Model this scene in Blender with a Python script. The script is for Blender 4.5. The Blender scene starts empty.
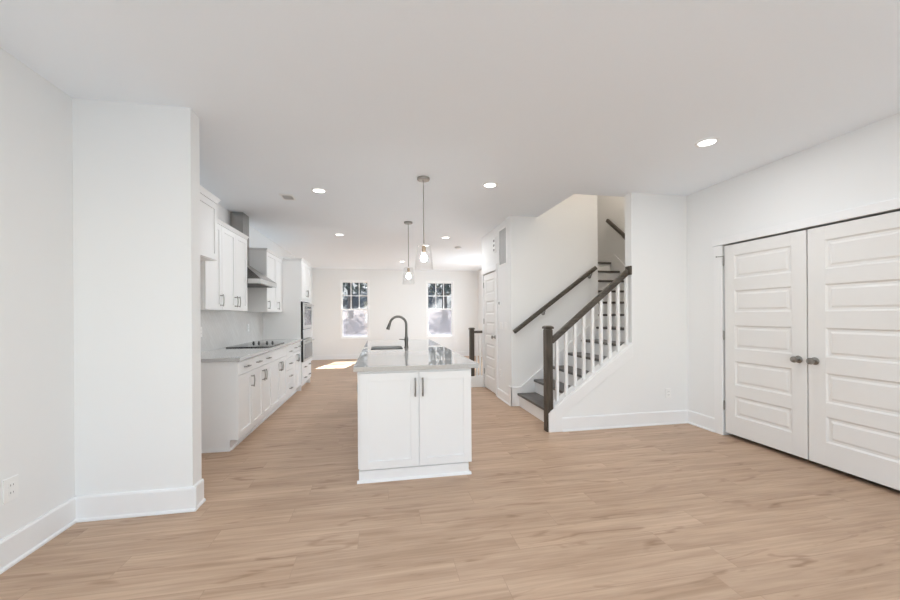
import bpy, bmesh, math, random
from mathutils import Matrix, Vector

random.seed(7)
SC = bpy.context.scene
COL = SC.collection

# ------------------------------------------------------------------ camera
H = 2.74
cd = bpy.data.cameras.new('camera')
cam = bpy.data.objects.new('camera', cd)
COL.objects.link(cam)
cd.sensor_fit = 'HORIZONTAL'
cd.sensor_width = 36.0
cd.lens = 371.602 * 36.0 / 900.0
cd.shift_y = 14.98 / 900.0
cd.clip_start = 0.02
cam.matrix_world = (Matrix.Translation((0, 0, 1.318)) @ Matrix.Rotation(-0.1848, 4, 'Z')
                    @ Matrix.Rotation(math.pi / 2, 4, 'X') @ Matrix.Rotation(-0.0065, 4, 'Z'))
SC.camera = cam

# ------------------------------------------------------------------ light and exposure
SC.view_settings.view_transform = 'Standard'
SC.view_settings.look = 'None'
SC.view_settings.gamma = 1.0
SC.view_settings.use_curve_mapping = False
SC.view_settings.exposure = -0.02
SC.cycles.max_bounces = 14
SC.cycles.diffuse_bounces = 9
SC.cycles.transparent_max_bounces = 16
SC.cycles.use_denoising = True
SC.cycles.caustics_reflective = False
SC.cycles.caustics_refractive = False

world = bpy.data.worlds.new('sky')
SC.world = world
world.use_nodes = True
wn = world.node_tree.nodes
wl = world.node_tree.links
sky = wn.new('ShaderNodeTexSky')
sky.sky_type = 'NISHITA'
sky.sun_disc = False
sky.sun_elevation = math.radians(48)
sky.sun_rotation = math.radians(193)
wn['Background'].inputs['Strength'].default_value = 0.45
wl.new(sky.outputs['Color'], wn['Background'].inputs['Color'])

sl = bpy.data.lights.new('sun', 'SUN')
sl.energy = 34.0
sl.angle = math.radians(0.6)
sl.color = (1.0, 0.97, 0.92)
so = bpy.data.objects.new('sun', sl)
COL.objects.link(so)
so.location = (4, 20, 12)
so.rotation_euler = Vector((-0.215, -0.88, -1.0)).to_track_quat('-Z', 'Y').to_euler()


def area(name, loc, target, sx, sy, power, color=(1, 1, 1), shape='RECTANGLE'):
    l = bpy.data.lights.new(name, 'AREA')
    l.shape = shape
    l.size = sx
    if shape == 'RECTANGLE':
        l.size_y = sy
    l.energy = power
    l.color = color
    o = bpy.data.objects.new(name, l)
    COL.objects.link(o)
    o.location = loc
    o.rotation_euler = (Vector(target) - Vector(loc)).to_track_quat('-Z', 'Z').to_euler()
    return o


# daylight entering through the glazed wall behind the camera
DAY = (0.72, 0.885, 1.0)
area('daylight_patio_door', (0.2, -2.48, 1.2), (0.2, 0, 1.2), 2.5, 2.0, 5, DAY)
area('rear_ceiling_uplight', (0.2, -2.48, 1.15), (0.2, 0, 6.4), 2.5, 1.4, 68, DAY)  # added uplight, tilted up at the rear opening to brighten the ceiling
area('daylight_side_window', (2.5, -2.48, 1.45), (2.5, 0, 2.6), 1.0, 1.3, 8, DAY)
# unseen fill light added round the hall corner to brighten the back room
area('back_room_fill_light', (3.08, 9.3, 1.20), (0, 9.3, 1.25), 2.5, 1.2, 50, DAY)
# daylight entering through the back windows
for wx in (-0.76, 1.868):
    l = area('daylight_back_window', (wx, 11.62, 1.5), (wx, 0, 1.5), 0.75, 1.65, 1)
    l.data.cycles.is_portal = True
# unseen warm fill light added above the stairs to light the stairwell walls
area('stairwell_fill_light', (3.6, 4.8, 5.1), (3.6, 5.2, 0), 0.5, 0.5, 26, (1.0, 0.84, 0.68))
RECESSED_POWER = 8.5


# ------------------------------------------------------------------ materials
def new_mat(name):
    m = bpy.data.materials.new(name)
    m.use_nodes = True
    return m, m.node_tree.nodes, m.node_tree.links, m.node_tree.nodes['Principled BSDF']


def paint(name, col, rough=0.5, metal=0.0, spec=0.5, bump=0.0, bscale=200, var=0.0):
    m, n, l, p = new_mat(name)
    p.inputs['Base Color'].default_value = (*col, 1)
    p.inputs['Roughness'].default_value = rough
    p.inputs['Metallic'].default_value = metal
    p.inputs['Specular IOR Level'].default_value = spec
    tc = n.new('ShaderNodeTexCoord')
    nz = n.new('ShaderNodeTexNoise')
    nz.inputs['Scale'].default_value = bscale
    nz.inputs['Detail'].default_value = 3
    l.new(tc.outputs['Object'], nz.inputs['Vector'])
    if bump:
        b = n.new('ShaderNodeBump')
        b.inputs['Strength'].default_value = bump
        b.inputs['Distance'].default_value = 0.001
        l.new(nz.outputs['Fac'], b.inputs['Height'])
        l.new(b.outputs['Normal'], p.inputs['Normal'])
    if var:
        mx = n.new('ShaderNodeMix')
        mx.data_type = 'RGBA'
        mx.inputs[6].default_value = (*[c * (1 - var) for c in col], 1)
        mx.inputs[7].default_value = (*[min(1, c * (1 + var)) for c in col], 1)
        l.new(nz.outputs['Fac'], mx.inputs[0])
        l.new(mx.outputs[2], p.inputs['Base Color'])
    return m


M = {}
M['wall'] = paint('wall_paint', (0.853, 0.859, 0.858), 0.75, spec=0.25, bump=0.08, bscale=350)
M['ceiling'] = paint('ceiling_paint', (0.905, 0.945, 0.985), 0.9, spec=0.1, bump=0.08, bscale=300)
M['sash'] = paint('window_white', (0.92, 0.925, 0.93), 0.35)
M['trim'] = paint('trim_paint', (0.87, 0.873, 0.876), 0.4, spec=0.4)
M['door'] = paint('door_paint', (0.82, 0.81, 0.795), 0.42, spec=0.4)
M['cab'] = paint('cabinet_paint', (0.85, 0.85, 0.85), 0.38, spec=0.4)
M['nickel'] = paint('brushed_nickel', (0.33, 0.32, 0.30), 0.30, 1.0)
M['faucet'] = paint('dark_brushed_nickel', (0.15, 0.143, 0.132), 0.33, 1.0)
M['hood'] = paint('darkened_steel', (0.36, 0.35, 0.335), 0.26, 1.0)  # base colour darkened to stand in for dark reflections on the hood
M['steel'] = paint('stainless_steel', (0.60, 0.60, 0.59), 0.30, 1.0, bump=0.05, bscale=90)
M['black'] = paint('black_glass', (0.012, 0.012, 0.013), 0.06)
M['dark_plastic'] = paint('dark_plastic', (0.05, 0.05, 0.05), 0.4)
M['plastic'] = paint('white_plastic', (0.88, 0.88, 0.87), 0.35)
M['slot'] = paint('dark_slot', (0.16, 0.16, 0.16), 0.8)
M['grille_back'] = paint('grille_shadow', (0.25, 0.25, 0.25), 0.8)
M['oven_glass'] = paint('oven_glass', (0.10, 0.105, 0.11), 0.04, spec=0.9)
M['pit'] = paint('closet_shade', (0.05, 0.05, 0.05), 0.9)  # near-black colour puts the shade behind the door gaps into the closet walls


def wood(name, c1, c2, scale, rough):
    m, n, l, p = new_mat(name)
    tc = n.new('ShaderNodeTexCoord')
    mp = n.new('ShaderNodeMapping')
    mp.inputs['Scale'].default_value = scale
    nz = n.new('ShaderNodeTexNoise')
    nz.inputs['Scale'].default_value = 3
    nz.inputs['Detail'].default_value = 6
    nz.inputs['Roughness'].default_value = 0.65
    cr = n.new('ShaderNodeValToRGB')
    cr.color_ramp.elements[0].position = 0.35
    cr.color_ramp.elements[0].color = (*c1, 1)
    cr.color_ramp.elements[1].position = 0.7
    cr.color_ramp.elements[1].color = (*c2, 1)
    l.new(tc.outputs['Object'], mp.inputs['Vector'])
    l.new(mp.outputs['Vector'], nz.inputs['Vector'])
    l.new(nz.outputs['Fac'], cr.inputs['Fac'])
    l.new(cr.outputs['Color'], p.inputs['Base Color'])
    p.inputs['Roughness'].default_value = rough
    return m


M['post'] = wood('dark_stained_post', (0.036, 0.028, 0.020), (0.096, 0.079, 0.060), (14, 14, 1.5), 0.38)
M['rail'] = wood('dark_stained_rail', (0.042, 0.034, 0.026), (0.105, 0.088, 0.070), (1.5, 14, 14), 0.38)
M['tread'] = wood('dark_stained_tread', (0.060, 0.054, 0.049), (0.105, 0.096, 0.088), (14, 1.5, 14), 0.33)


def floor_mat():
    m, n, l, p = new_mat('oak_plank_floor')
    tc = n.new('ShaderNodeTexCoord')
    br = n.new('ShaderNodeTexBrick')
    br.offset = 0.0
    br.squash = 1.0
    br.inputs['Scale'].default_value = 1.0
    br.inputs['Brick Width'].default_value = 1.22
    br.inputs['Row Height'].default_value = 0.18
    br.inputs['Mortar Size'].default_value = 0.0016
    br.inputs['Mortar Smooth'].default_value = 0.3
    br.inputs['Color1'].default_value = (0, 0, 0, 1)
    br.inputs['Color2'].default_value = (1, 1, 1, 1)
    br.inputs['Mortar'].default_value = (0.5, 0.5, 0.5, 1)
    sp = n.new('ShaderNodeSeparateXYZ')
    l.new(tc.outputs['Object'], sp.inputs[0])
    dv = n.new('ShaderNodeMath')
    dv.operation = 'DIVIDE'
    dv.inputs[1].default_value = 0.18
    fl = n.new('ShaderNodeMath')
    fl.operation = 'FLOOR'
    wn_ = n.new('ShaderNodeTexWhiteNoise')
    wn_.noise_dimensions = '1D'
    ma = n.new('ShaderNodeMath')
    ma.operation = 'MULTIPLY_ADD'
    ma.inputs[1].default_value = 1.22
    cx = n.new('ShaderNodeCombineXYZ')
    l.new(sp.outputs['Y'], dv.inputs[0])
    l.new(dv.outputs[0], fl.inputs[0])
    l.new(fl.outputs[0], wn_.inputs['W'])
    l.new(wn_.outputs['Value'], ma.inputs[0])
    l.new(sp.outputs['X'], ma.inputs[2])
    l.new(ma.outputs[0], cx.inputs['X'])
    l.new(sp.outputs['Y'], cx.inputs['Y'])
    l.new(cx.outputs[0], br.inputs['Vector'])
    off = n.new('ShaderNodeVectorMath')
    off.operation = 'MULTIPLY_ADD'
    off.inputs[1].default_value = (3.7, 1.3, 5.7)
    l.new(br.outputs['Color'], off.inputs[0])
    l.new(tc.outputs['Object'], off.inputs[2])

    def noise(sc, detail, rough, dist=0.0):
        mp = n.new('ShaderNodeMapping')
        mp.inputs['Scale'].default_value = sc
        l.new(off.outputs[0], mp.inputs['Vector'])
        z = n.new('ShaderNodeTexNoise')
        z.inputs['Scale'].default_value = 1
        z.inputs['Detail'].default_value = detail
        z.inputs['Roughness'].default_value = rough
        z.inputs['Distortion'].default_value = dist
        l.new(mp.outputs['Vector'], z.inputs['Vector'])
        return z
    grain = noise((1.8, 42, 1), 5, 0.62, 0.5)
    broad = noise((1.1, 9, 1), 3, 0.55, 0.8)
    knots = noise((2.4, 13, 1), 2, 0.5, 1.2)
    base = n.new('ShaderNodeValToRGB')
    base.color_ramp.elements[0].position = 0.30
    base.color_ramp.elements[0].color = (0.450, 0.308, 0.210, 1)
    base.color_ramp.elements[1].position = 0.72
    base.color_ramp.elements[1].color = (0.580, 0.418, 0.302, 1)
    l.new(broad.outputs['Fac'], base.inputs['Fac'])
    g = n.new('ShaderNodeMix')
    g.data_type = 'RGBA'
    g.blend_type = 'MULTIPLY'
    g.inputs[0].default_value = 0.62
    gr = n.new('ShaderNodeValToRGB')
    gr.color_ramp.elements[0].position = 0.32
    gr.color_ramp.elements[0].color = (0.72, 0.68, 0.64, 1)
    gr.color_ramp.elements[1].position = 0.62
    gr.color_ramp.elements[1].color = (1.06, 1.05, 1.04, 1)
    l.new(grain.outputs['Fac'], gr.inputs['Fac'])
    l.new(base.outputs['Color'], g.inputs[6])
    l.new(gr.outputs['Color'], g.inputs[7])
    k = n.new('ShaderNodeMix')
    k.data_type = 'RGBA'
    k.blend_type = 'MULTIPLY'
    k.inputs[0].default_value = 1.0
    kr = n.new('ShaderNodeValToRGB')
    kr.color_ramp.elements[0].position = 0.24
    kr.color_ramp.elements[0].color = (0.66, 0.60, 0.55, 1)
    kr.color_ramp.elements[1].position = 0.40
    kr.color_ramp.elements[1].color = (1, 1, 1, 1)
    l.new(knots.outputs['Fac'], kr.inputs['Fac'])
    l.new(g.outputs[2], k.inputs[6])
    l.new(kr.outputs['Color'], k.inputs[7])
    t = n.new('ShaderNodeMix')
    t.data_type = 'RGBA'
    t.blend_type = 'MULTIPLY'
    t.inputs[0].default_value = 1.0
    tr = n.new('ShaderNodeValToRGB')
    tr.color_ramp.elements[0].position = 0.0
    tr.color_ramp.elements[0].color = (0.955, 0.95, 0.945, 1)
    tr.color_ramp.elements[1].position = 1.0
    tr.color_ramp.elements[1].color = (1.03, 1.03, 1.03, 1)
    l.new(br.outputs['Color'], tr.inputs['Fac'])
    l.new(k.outputs[2], t.inputs[6])
    l.new(tr.outputs['Color'], t.inputs[7])
    s = n.new('ShaderNodeMix')
    s.data_type = 'RGBA'
    s.inputs[7].default_value = (0.24, 0.155, 0.105, 1)
    sm = n.new('ShaderNodeMath')
    sm.operation = 'MULTIPLY'
    sm.inputs[1].default_value = 0.38
    l.new(br.outputs['Fac'], sm.inputs[0])
    l.new(sm.outputs[0], s.inputs[0])
    l.new(t.outputs[2], s.inputs[6])
    l.new(s.outputs[2], p.inputs['Base Color'])
    p.inputs['Roughness'].default_value = 0.42
    p.inputs['Specular IOR Level'].default_value = 0.35
    b = n.new('ShaderNodeBump')
    b.inputs['Strength'].default_value = 0.12
    b.inputs['Distance'].default_value = 0.001
    l.new(grain.outputs['Fac'], b.inputs['Height'])
    l.new(b.outputs['Normal'], p.inputs['Normal'])
    return m


M['floor'] = floor_mat()


def quartz():
    m, n, l, p = new_mat('pale_quartz')
    tc = n.new('ShaderNodeTexCoord')
    nz = n.new('ShaderNodeTexNoise')
    nz.inputs['Scale'].default_value = 160
    nz.inputs['Detail'].default_value = 2
    cr = n.new('ShaderNodeValToRGB')
    cr.color_ramp.elements[0].position = 0.36
    cr.color_ramp.elements[0].color = (0.47, 0.465, 0.455, 1)
    cr.color_ramp.elements[1].position = 0.46
    cr.color_ramp.elements[1].color = (0.54, 0.535, 0.53, 1)
    l.new(tc.outputs['Object'], nz.inputs['Vector'])
    l.new(nz.outputs['Fac'], cr.inputs['Fac'])
    l.new(cr.outputs['Color'], p.inputs['Base Color'])
    p.inputs['Roughness'].default_value = 0.015
    p.inputs['IOR'].default_value = 1.9
    return m


M['quartz'] = quartz()


def tile():
    m, n, l, p = new_mat('herringbone_tile')
    tc = n.new('ShaderNodeTexCoord')
    mp = n.new('ShaderNodeMapping')
    mp.inputs['Rotation'].default_value = (0, math.radians(90), math.radians(45))
    br = n.new('ShaderNodeTexBrick')
    br.offset = 0.5
    br.inputs['Scale'].default_value = 1
    br.inputs['Brick Width'].default_value = 0.15
    br.inputs['Row Height'].default_value = 0.05
    br.inputs['Mortar Size'].default_value = 0.0025
    br.inputs['Color1'].default_value = (0.74, 0.735, 0.72, 1)
    br.inputs['Color2'].default_value = (0.70, 0.69, 0.675, 1)
    br.inputs['Mortar'].default_value = (0.66, 0.65, 0.635, 1)
    l.new(tc.outputs['Object'], mp.inputs['Vector'])
    l.new(mp.outputs['Vector'], br.inputs['Vector'])
    l.new(br.outputs['Color'], p.inputs['Base Color'])
    p.inputs['Roughness'].default_value = 0.2
    return m


M['tile'] = tile()


def clear_glass(name, tint, edge, base, gain=0.75):
    """clear pane: transparent with a Fresnel-like reflection that grows at grazing angles"""
    m, n, l, p = new_mat(name)
    out = n['Material Output']
    n.remove(p)
    tr = n.new('ShaderNodeBsdfTransparent')
    tr.inputs['Color'].default_value = (*tint, 1)
    gl = n.new('ShaderNodeBsdfGlossy')
    gl.inputs['Roughness'].default_value = 0.03
    lw = n.new('ShaderNodeLayerWeight')
    lw.inputs['Blend'].default_value = edge
    mr = n.new('ShaderNodeMath')
    mr.operation = 'MULTIPLY_ADD'
    mr.inputs[1].default_value = gain
    mr.inputs[2].default_value = base
    mr.use_clamp = True
    mx = n.new('ShaderNodeMixShader')
    l.new(lw.outputs['Facing'], mr.inputs[0])
    l.new(mr.outputs[0], mx.inputs['Fac'])
    l.new(tr.outputs[0], mx.inputs[1])
    l.new(gl.outputs[0], mx.inputs[2])
    l.new(mx.outputs[0], out.inputs['Surface'])
    return m


M['glass'] = clear_glass('window_glass', (0.97, 0.98, 0.98), 0.12, 0.03)
M['shade_glass'] = clear_glass('shade_glass', (0.985, 0.985, 0.985), 0.10, 0.0, 0.45)


def screen_mat():
    m, n, l, p = new_mat('insect_screen')
    out = n['Material Output']
    p.inputs['Base Color'].default_value = (0.62, 0.61, 0.65, 1)
    p.inputs['Roughness'].default_value = 0.9
    tr = n.new('ShaderNodeBsdfTransparent')
    mx = n.new('ShaderNodeMixShader')
    mx.inputs['Fac'].default_value = 0.35
    l.new(tr.outputs[0], mx.inputs[1])
    l.new(p.outputs[0], mx.inputs[2])
    l.new(mx.outputs[0], out.inputs['Surface'])
    return m


M['screen'] = screen_mat()


def emit(name, col, s):
    m, n, l, p = new_mat(name)
    p.inputs['Base Color'].default_value = (*col, 1)
    p.inputs['Emission Color'].default_value = (*col, 1)
    p.inputs['Emission Strength'].default_value = s
    return m


M['lens'] = emit('light_lens', (1.0, 0.99, 0.96), 6.0)
M['bulb'] = emit('lit_bulb', (1.0, 0.98, 0.95), 90.0)
M['brass'] = paint('socket_metal', (0.50, 0.40, 0.30), 0.3, 1.0)
M['ground'] = paint('leaf_litter', (0.15, 0.13, 0.135), 1.0, bscale=2.5, var=0.35)
M['bark'] = paint('bark', (0.07, 0.065, 0.065), 1.0, bscale=9, var=0.4)
M['leaf'] = paint('woodland_leaves', (0.06, 0.078, 0.070), 0.8, bscale=1.3, var=0.55)
M['hill'] = paint('wooded_hillside', (0.032, 0.038, 0.044), 1.0, bscale=1.1, var=0.7)
M['siding'] = paint('outside_face', (0.5, 0.5, 0.5), 0.9)


# ------------------------------------------------------------------ mesh builder
class MB:
    def __init__(self, T=None):
        self.bm = bmesh.new()
        self.T = T

    def v(self, co):
        co = Vector(co)
        return self.bm.verts.new(self.T @ co if self.T else co)

    def f(self, vs):
        try:
            return self.bm.faces.new(vs)
        except ValueError:
            return None

    def box(self, x0, x1, y0, y1, z0, z1):
        p = [self.v((x, y, z)) for x in (x0, x1) for y in (y0, y1) for z in (z0, z1)]
        for q in ((0, 1, 3, 2), (4, 6, 7, 5), (0, 4, 5, 1), (2, 3, 7, 6), (0, 2, 6, 4), (1, 5, 7, 3)):
            self.f([p[i] for i in q])
        return self

    def prism(self, poly, axis, a, b):
        """poly: 2-D points in the two axes other than axis, in x,y,z order"""
        def mk(p, t):
            c = list(p)
            c.insert('xyz'.index(axis), t)
            return self.v(c)
        A = [mk(p, a) for p in poly]
        B = [mk(p, b) for p in poly]
        self.f(A)
        self.f(B[::-1])
        k = len(poly)
        for i in range(k):
            self.f([A[i], A[(i + 1) % k], B[(i + 1) % k], B[i]])
        return self

    def rings(self, rings, cap0=True, cap1=True):
        R = [[self.v(c) for c in r] for r in rings]
        k = len(R[0])
        for a, b in zip(R, R[1:]):
            for i in range(k):
                self.f([a[i], a[(i + 1) % k], b[(i + 1) % k], b[i]])
        if cap0:
            self.f(R[0])
        if cap1:
            self.f(R[-1][::-1])
        return self

    def lathe(self, prof, c, seg=24, axis=(0, 0, 1), cap0=True, cap1=True):
        """prof: (radius, distance along axis)"""
        ax = Vector(axis).normalized()
        q = Vector((0, 0, 1)).rotation_difference(ax)
        rs = []
        for r, h in prof:
            rs.append([Vector(c) + q @ Vector((r * math.cos(t * 2 * math.pi / seg), r * math.sin(t * 2 * math.pi / seg), h))
                       for t in range(seg)])
        return self.rings(rs, cap0, cap1)

    def cyl(self, p0, p1, r, seg=16, r1=None):
        p0, p1 = Vector(p0), Vector(p1)
        d = p1 - p0
        return self.lathe([(r, 0), (r if r1 is None else r1, d.length)], p0, seg, d)

    def tube(self, pts, rad, seg=12):
        pts = [Vector(p) for p in pts]
        rs = []
        up = None
        for i, p in enumerate(pts):
            d = (pts[min(i + 1, len(pts) - 1)] - pts[max(i - 1, 0)]).normalized()
            if up is None:
                up = d.orthogonal().normalized()
            up = (up - d * up.dot(d)).normalized()
            s = d.cross(up)
            r = rad[i] if isinstance(rad, (list, tuple)) else rad
            rs.append([p + (up * math.cos(t * 2 * math.pi / seg) + s * math.sin(t * 2 * math.pi / seg)) * r for t in range(seg)])
        return self.rings(rs)

    def beam(self, p0, p1, w, h, round_=0.25):
        """handrail of rounded rectangular section, h measured square to the run"""
        p0, p1 = Vector(p0), Vector(p1)
        d = (p1 - p0).normalized()
        s = d.cross(Vector((0, 0, 1))).normalized()
        u = s.cross(d)
        a, b, c = w / 2, h / 2, min(w, h) * round_
        prof = [(-a + c * .3, -b), (a - c * .3, -b), (a, -b + c * .6), (a, b - c), (a - c, b), (-a + c, b), (-a, b - c), (-a, -b + c * .6)]
        return self.rings([[p + s * x + u * y for x, y in prof] for p in (p0, p1)])

    def build(self, name, mat, parent=None, bevel=0.0, smooth=False, segs=2):
        bm = self.bm
        bmesh.ops.recalc_face_normals(bm, faces=bm.faces[:])
        me = bpy.data.meshes.new(name)
        org = Vector((0, 0, 0))
        q = parent
        while q is not None:
            org += q.location
            q = q.parent
        bmesh.ops.translate(bm, verts=bm.verts[:], vec=-org)
        if smooth:
            for f in bm.faces:
                f.smooth = True
        bm.to_mesh(me)
        bm.free()
        if smooth:
            me.set_sharp_from_angle(angle=math.radians(40))
        o = bpy.data.objects.new(name, me)
        COL.objects.link(o)
        me.materials.append(M[mat])
        if parent is not None:
            o.parent = parent
        if bevel:
            b = o.modifiers.new('bevel', 'BEVEL')
            b.width = bevel
            b.segments = segs
            b.limit_method = 'ANGLE'
            b.angle_limit = math.radians(40)
        return o


def box(name, mat, x0, x1, y0, y1, z0, z1, parent=None, bevel=0.0):
    return MB().box(x0, x1, y0, y1, z0, z1).build(name, mat, parent, bevel)


def tag(o, label, cat, group=None, kind=None):
    o['label'] = label
    o['category'] = cat
    if group:
        o['group'] = group
    if kind:
        o['kind'] = kind
    return o


def thing(name, label, cat, loc, group=None, kind=None):
    o = bpy.data.objects.new(name, None)
    COL.objects.link(o)
    o.location = loc
    o.empty_display_size = 0.1
    return tag(o, label, cat, group, kind)


def struct(o, label=None, cat=None):
    o['kind'] = 'structure'
    if label:
        o['label'] = label
        o['category'] = cat
    return o


def copy_tree(o, loc=None, parent=None):
    c = o.copy()
    COL.objects.link(c)
    if parent is not None:
        c.parent = parent
    if loc is not None:
        c.location = loc
    for ch in list(o.children):
        copy_tree(ch, None, c)
    return c


def frame(origin, ux, n):
    """local x = width, local y = outward, local z = up"""
    ux, n = Vector(ux), Vector(n)
    m = Matrix.Identity(4)
    for i in range(3):
        m[i][0] = ux[i]
        m[i][1] = n[i]
        m[i][2] = (0, 0, 1)[i]
        m[i][3] = origin[i]
    return m


# ------------------------------------------------------------------ room shell
XL, XK, XR = -1.954, -2.0, 3.643       # left wall, kitchen wall, closet wall
YC, YS, YW, YB = 2.814, 3.886, 5.10, 11.656   # nib wall, stair front wall, stair rear wall, back wall
YR = -2.5                              # wall behind the camera
XH = 1.85                              # hall wall
struct(box('floor', 'floor', -2.3, 4.5, YR - 0.2, YB + 0.2, -0.12, 0.0), 'brown oak plank floor running through the rooms', 'floor')

c = MB()
c.box(-2.3, 2.26, YR - 0.2, YB + 0.2, H, H + 0.3)
c.box(2.26, 4.5, YR - 0.2, 4.05, H, H + 0.3)
c.box(2.26, 3.226, 5.16, YB + 0.2, H, H + 0.3)
c.box(3.226, 4.5, 8.0, YB + 0.2, H, H + 0.3)
struct(c.build('ceiling', 'ceiling'), 'flat white ceiling with stairwell opening', 'ceiling')

struct(box('wall_left', 'wall', -2.2, XL, YR, YC, 0, H), 'plain white wall at far left with low outlet', 'wall')
struct(box('wall_nib', 'wall', -2.2, -1.265, YC, 2.940, 0, H), 'short white return wall in front of kitchen', 'wall')
struct(box('wall_kitchen', 'wall', -2.2, XK, 2.940, YB, 0, H), 'white wall behind the kitchen cabinets', 'wall')

WINS = ((-1.200, -0.322, 0.610, 2.400), (1.412, 2.312, 0.610, 2.400))
w = MB()
xs = [-2.2, WINS[0][0], WINS[0][1], WINS[1][0], WINS[1][1], 3.45]
for i in range(5):
    if i in (1, 3):
        w.box(xs[i], xs[i + 1], YB, YB + 0.16, 0, WINS[0][2])
        w.box(xs[i], xs[i + 1], YB, YB + 0.16, WINS[0][3], H)
    else:
        w.box(xs[i], xs[i + 1], YB, YB + 0.16, 0, H)
struct(w.build('wall_back', 'wall'), 'white back wall with two windows', 'wall')

w = MB()          # wall behind the camera: wide patio opening and a window opening
w.box(-2.2, -1.1, YR - 0.16, YR, 0, H)
w.box(-1.1, 1.5, YR - 0.16, YR, 2.3, H)
w.box(1.5, 2.0, YR - 0.16, YR, 0, H)
w.box(2.0, 3.0, YR - 0.16, YR, 0, 0.7)
w.box(2.0, 3.0, YR - 0.16, YR, 2.2, H)
w.box(3.0, 4.5, YR - 0.16, YR, 0, H)
struct(w.build('wall_rear', 'wall'), 'white wall behind the camera', 'wall')

# closet wall with its double door opening
D0, D1, DM, DZ = 1.811, 3.393, 2.602, 2.045
w = MB()
w.box(XR, XR + 0.12, YR, D0 - 0.02, 0, H)
w.box(XR, XR + 0.12, D1 + 0.02, 4.02, 0, H)
w.box(XR, XR + 0.12, D0 - 0.02, D1 + 0.02, DZ + 0.015, H)
struct(w.build('wall_right', 'wall'), 'white wall with the closet double doors', 'wall')
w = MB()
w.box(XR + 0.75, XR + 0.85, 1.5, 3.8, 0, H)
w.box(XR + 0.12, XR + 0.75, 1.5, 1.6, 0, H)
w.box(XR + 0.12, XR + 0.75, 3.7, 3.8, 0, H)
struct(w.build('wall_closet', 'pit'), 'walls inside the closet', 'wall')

# stair front wall: sloped knee wall, then full height
w = MB()
w.prism([(1.902, 0), (1.902, 0.243), (2.892, 0.940), (2.892, H), (XR, H), (XR, 0)], 'y', YS, 4.0)
struct(w.build('wall_stair_front', 'wall'), 'white wall with sloping knee wall below the stair railing', 'wall')
struct(box('wall_stair_rear', 'wall', XH, 3.226, YW, YW + 0.12, 0, 5.2), 'white wall rising beside the stairs', 'wall')
w = MB()
HD0, HD1, HDZ = 5.800, 6.515, 2.035
w.box(XH, XH + 0.12, YW + 0.12, HD0 - 0.015, 0, H)
w.box(XH, XH + 0.12, HD1 + 0.015, 6.66, 0, H)
w.box(XH, XH + 0.12, HD0 - 0.015, HD1 + 0.015, HDZ + 0.01, H)
struct(w.build('wall_hall', 'wall'), 'white hall wall with the narrow panel door', 'wall')
struct(box('wall_hall_end', 'wall', XH + 0.12, 3.106, 6.54, 6.66, 0, H), 'white wall end beyond the hall door', 'wall')
w = MB()
w.box(3.106, 3.226, 5.22, 8.0, 0, 5.2)
w.box(3.106, 3.226, 8.0, YB, 0, 0.6)
w.box(3.106, 3.226, 8.0, YB, 2.3, 5.2)
w.box(3.106, 3.226, 10.6, YB, 0.6, 2.3)
struct(w.build('wall_far_right', 'wall'), 'white wall at the far right of the back room', 'wall')
struct(box('wall_upper_flight', 'wall', 4.15, 4.27, 4.0, 8.0, 0, 5.2), 'beige lit wall beside the upper flight of stairs', 'wall')
w = MB()           # upstairs shell around the stairwell
w.box(2.14, 4.27, 3.93, 4.05, H + 0.3, 5.2)
w.box(2.14, 2.26, 4.05, 5.10, H + 0.3, 5.2)
w.box(3.226, 4.15, 8.0, 8.12, H + 0.3, 5.2)
w.box(XR, 4.27, 3.90, 4.0, 0, H)
w.box(3.226, 4.15, 7.9, 8.0, 0, H)
struct(w.build('wall_upstairs', 'wall'), 'upstairs walls around the stairwell', 'wall')
struct(box('ceiling_upstairs', 'ceiling', 2.0, 4.4, 3.9, 8.2, 5.2, 5.3), 'ceiling above the stairwell', 'ceiling')


# ------------------------------------------------------------------ baseboards and trims
def baseboard(name, segs, label, h=0.140):
    """segs: (x0,y0,x1,y1,nx,ny): line on the wall face and its outward normal"""
    b = MB()
    for x0, y0, x1, y1, nx, ny in segs:
        d = Vector((x1 - x0, y1 - y0, 0))
        L = d.length
        T = frame((x0, y0, 0), d.normalized(), (nx, ny, 0))
        b.T = T
        b.prism([(0, 0), (0.026, 0), (0.026, 0.010), (0.021, 0.017), (0.015, 0.020), (0.015, h - 0.012), (0.010, h), (0, h)], 'x', 0, L)
    b.T = None
    return struct(b.build(name, 'trim'), label, 'baseboard')


baseboard('baseboard_left', [(XL, YR, XL, YC, 1, 0)], 'white baseboard along the far left wall', 0.160)
baseboard('baseboard_nib', [(XL, YC, -1.265 + 0.026, YC, 0, -1), (-1.265, YC - 0.0, -1.265, 2.940, 1, 0)], 'white baseboard around the short return wall', 0.160)
baseboard('baseboard_back', [(XK, YB, 3.106, YB, 0, -1)], 'white baseboard under the back windows')
baseboard('baseboard_stair', [(2.0, YS, XR, YS, 0, -1)], 'white baseboard below the stair wall', 0.155)
baseboard('baseboard_right', [(XR, 3.505, XR, YS, -1, 0), (XR, YR, XR, D0 - 0.115, -1, 0)], 'white baseboard beside the closet doors', 0.155)
baseboard('baseboard_hall', [(XH, YW, XH, HD0 - 0.085, -1, 0)], 'white baseboard under the hall switches')

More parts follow.
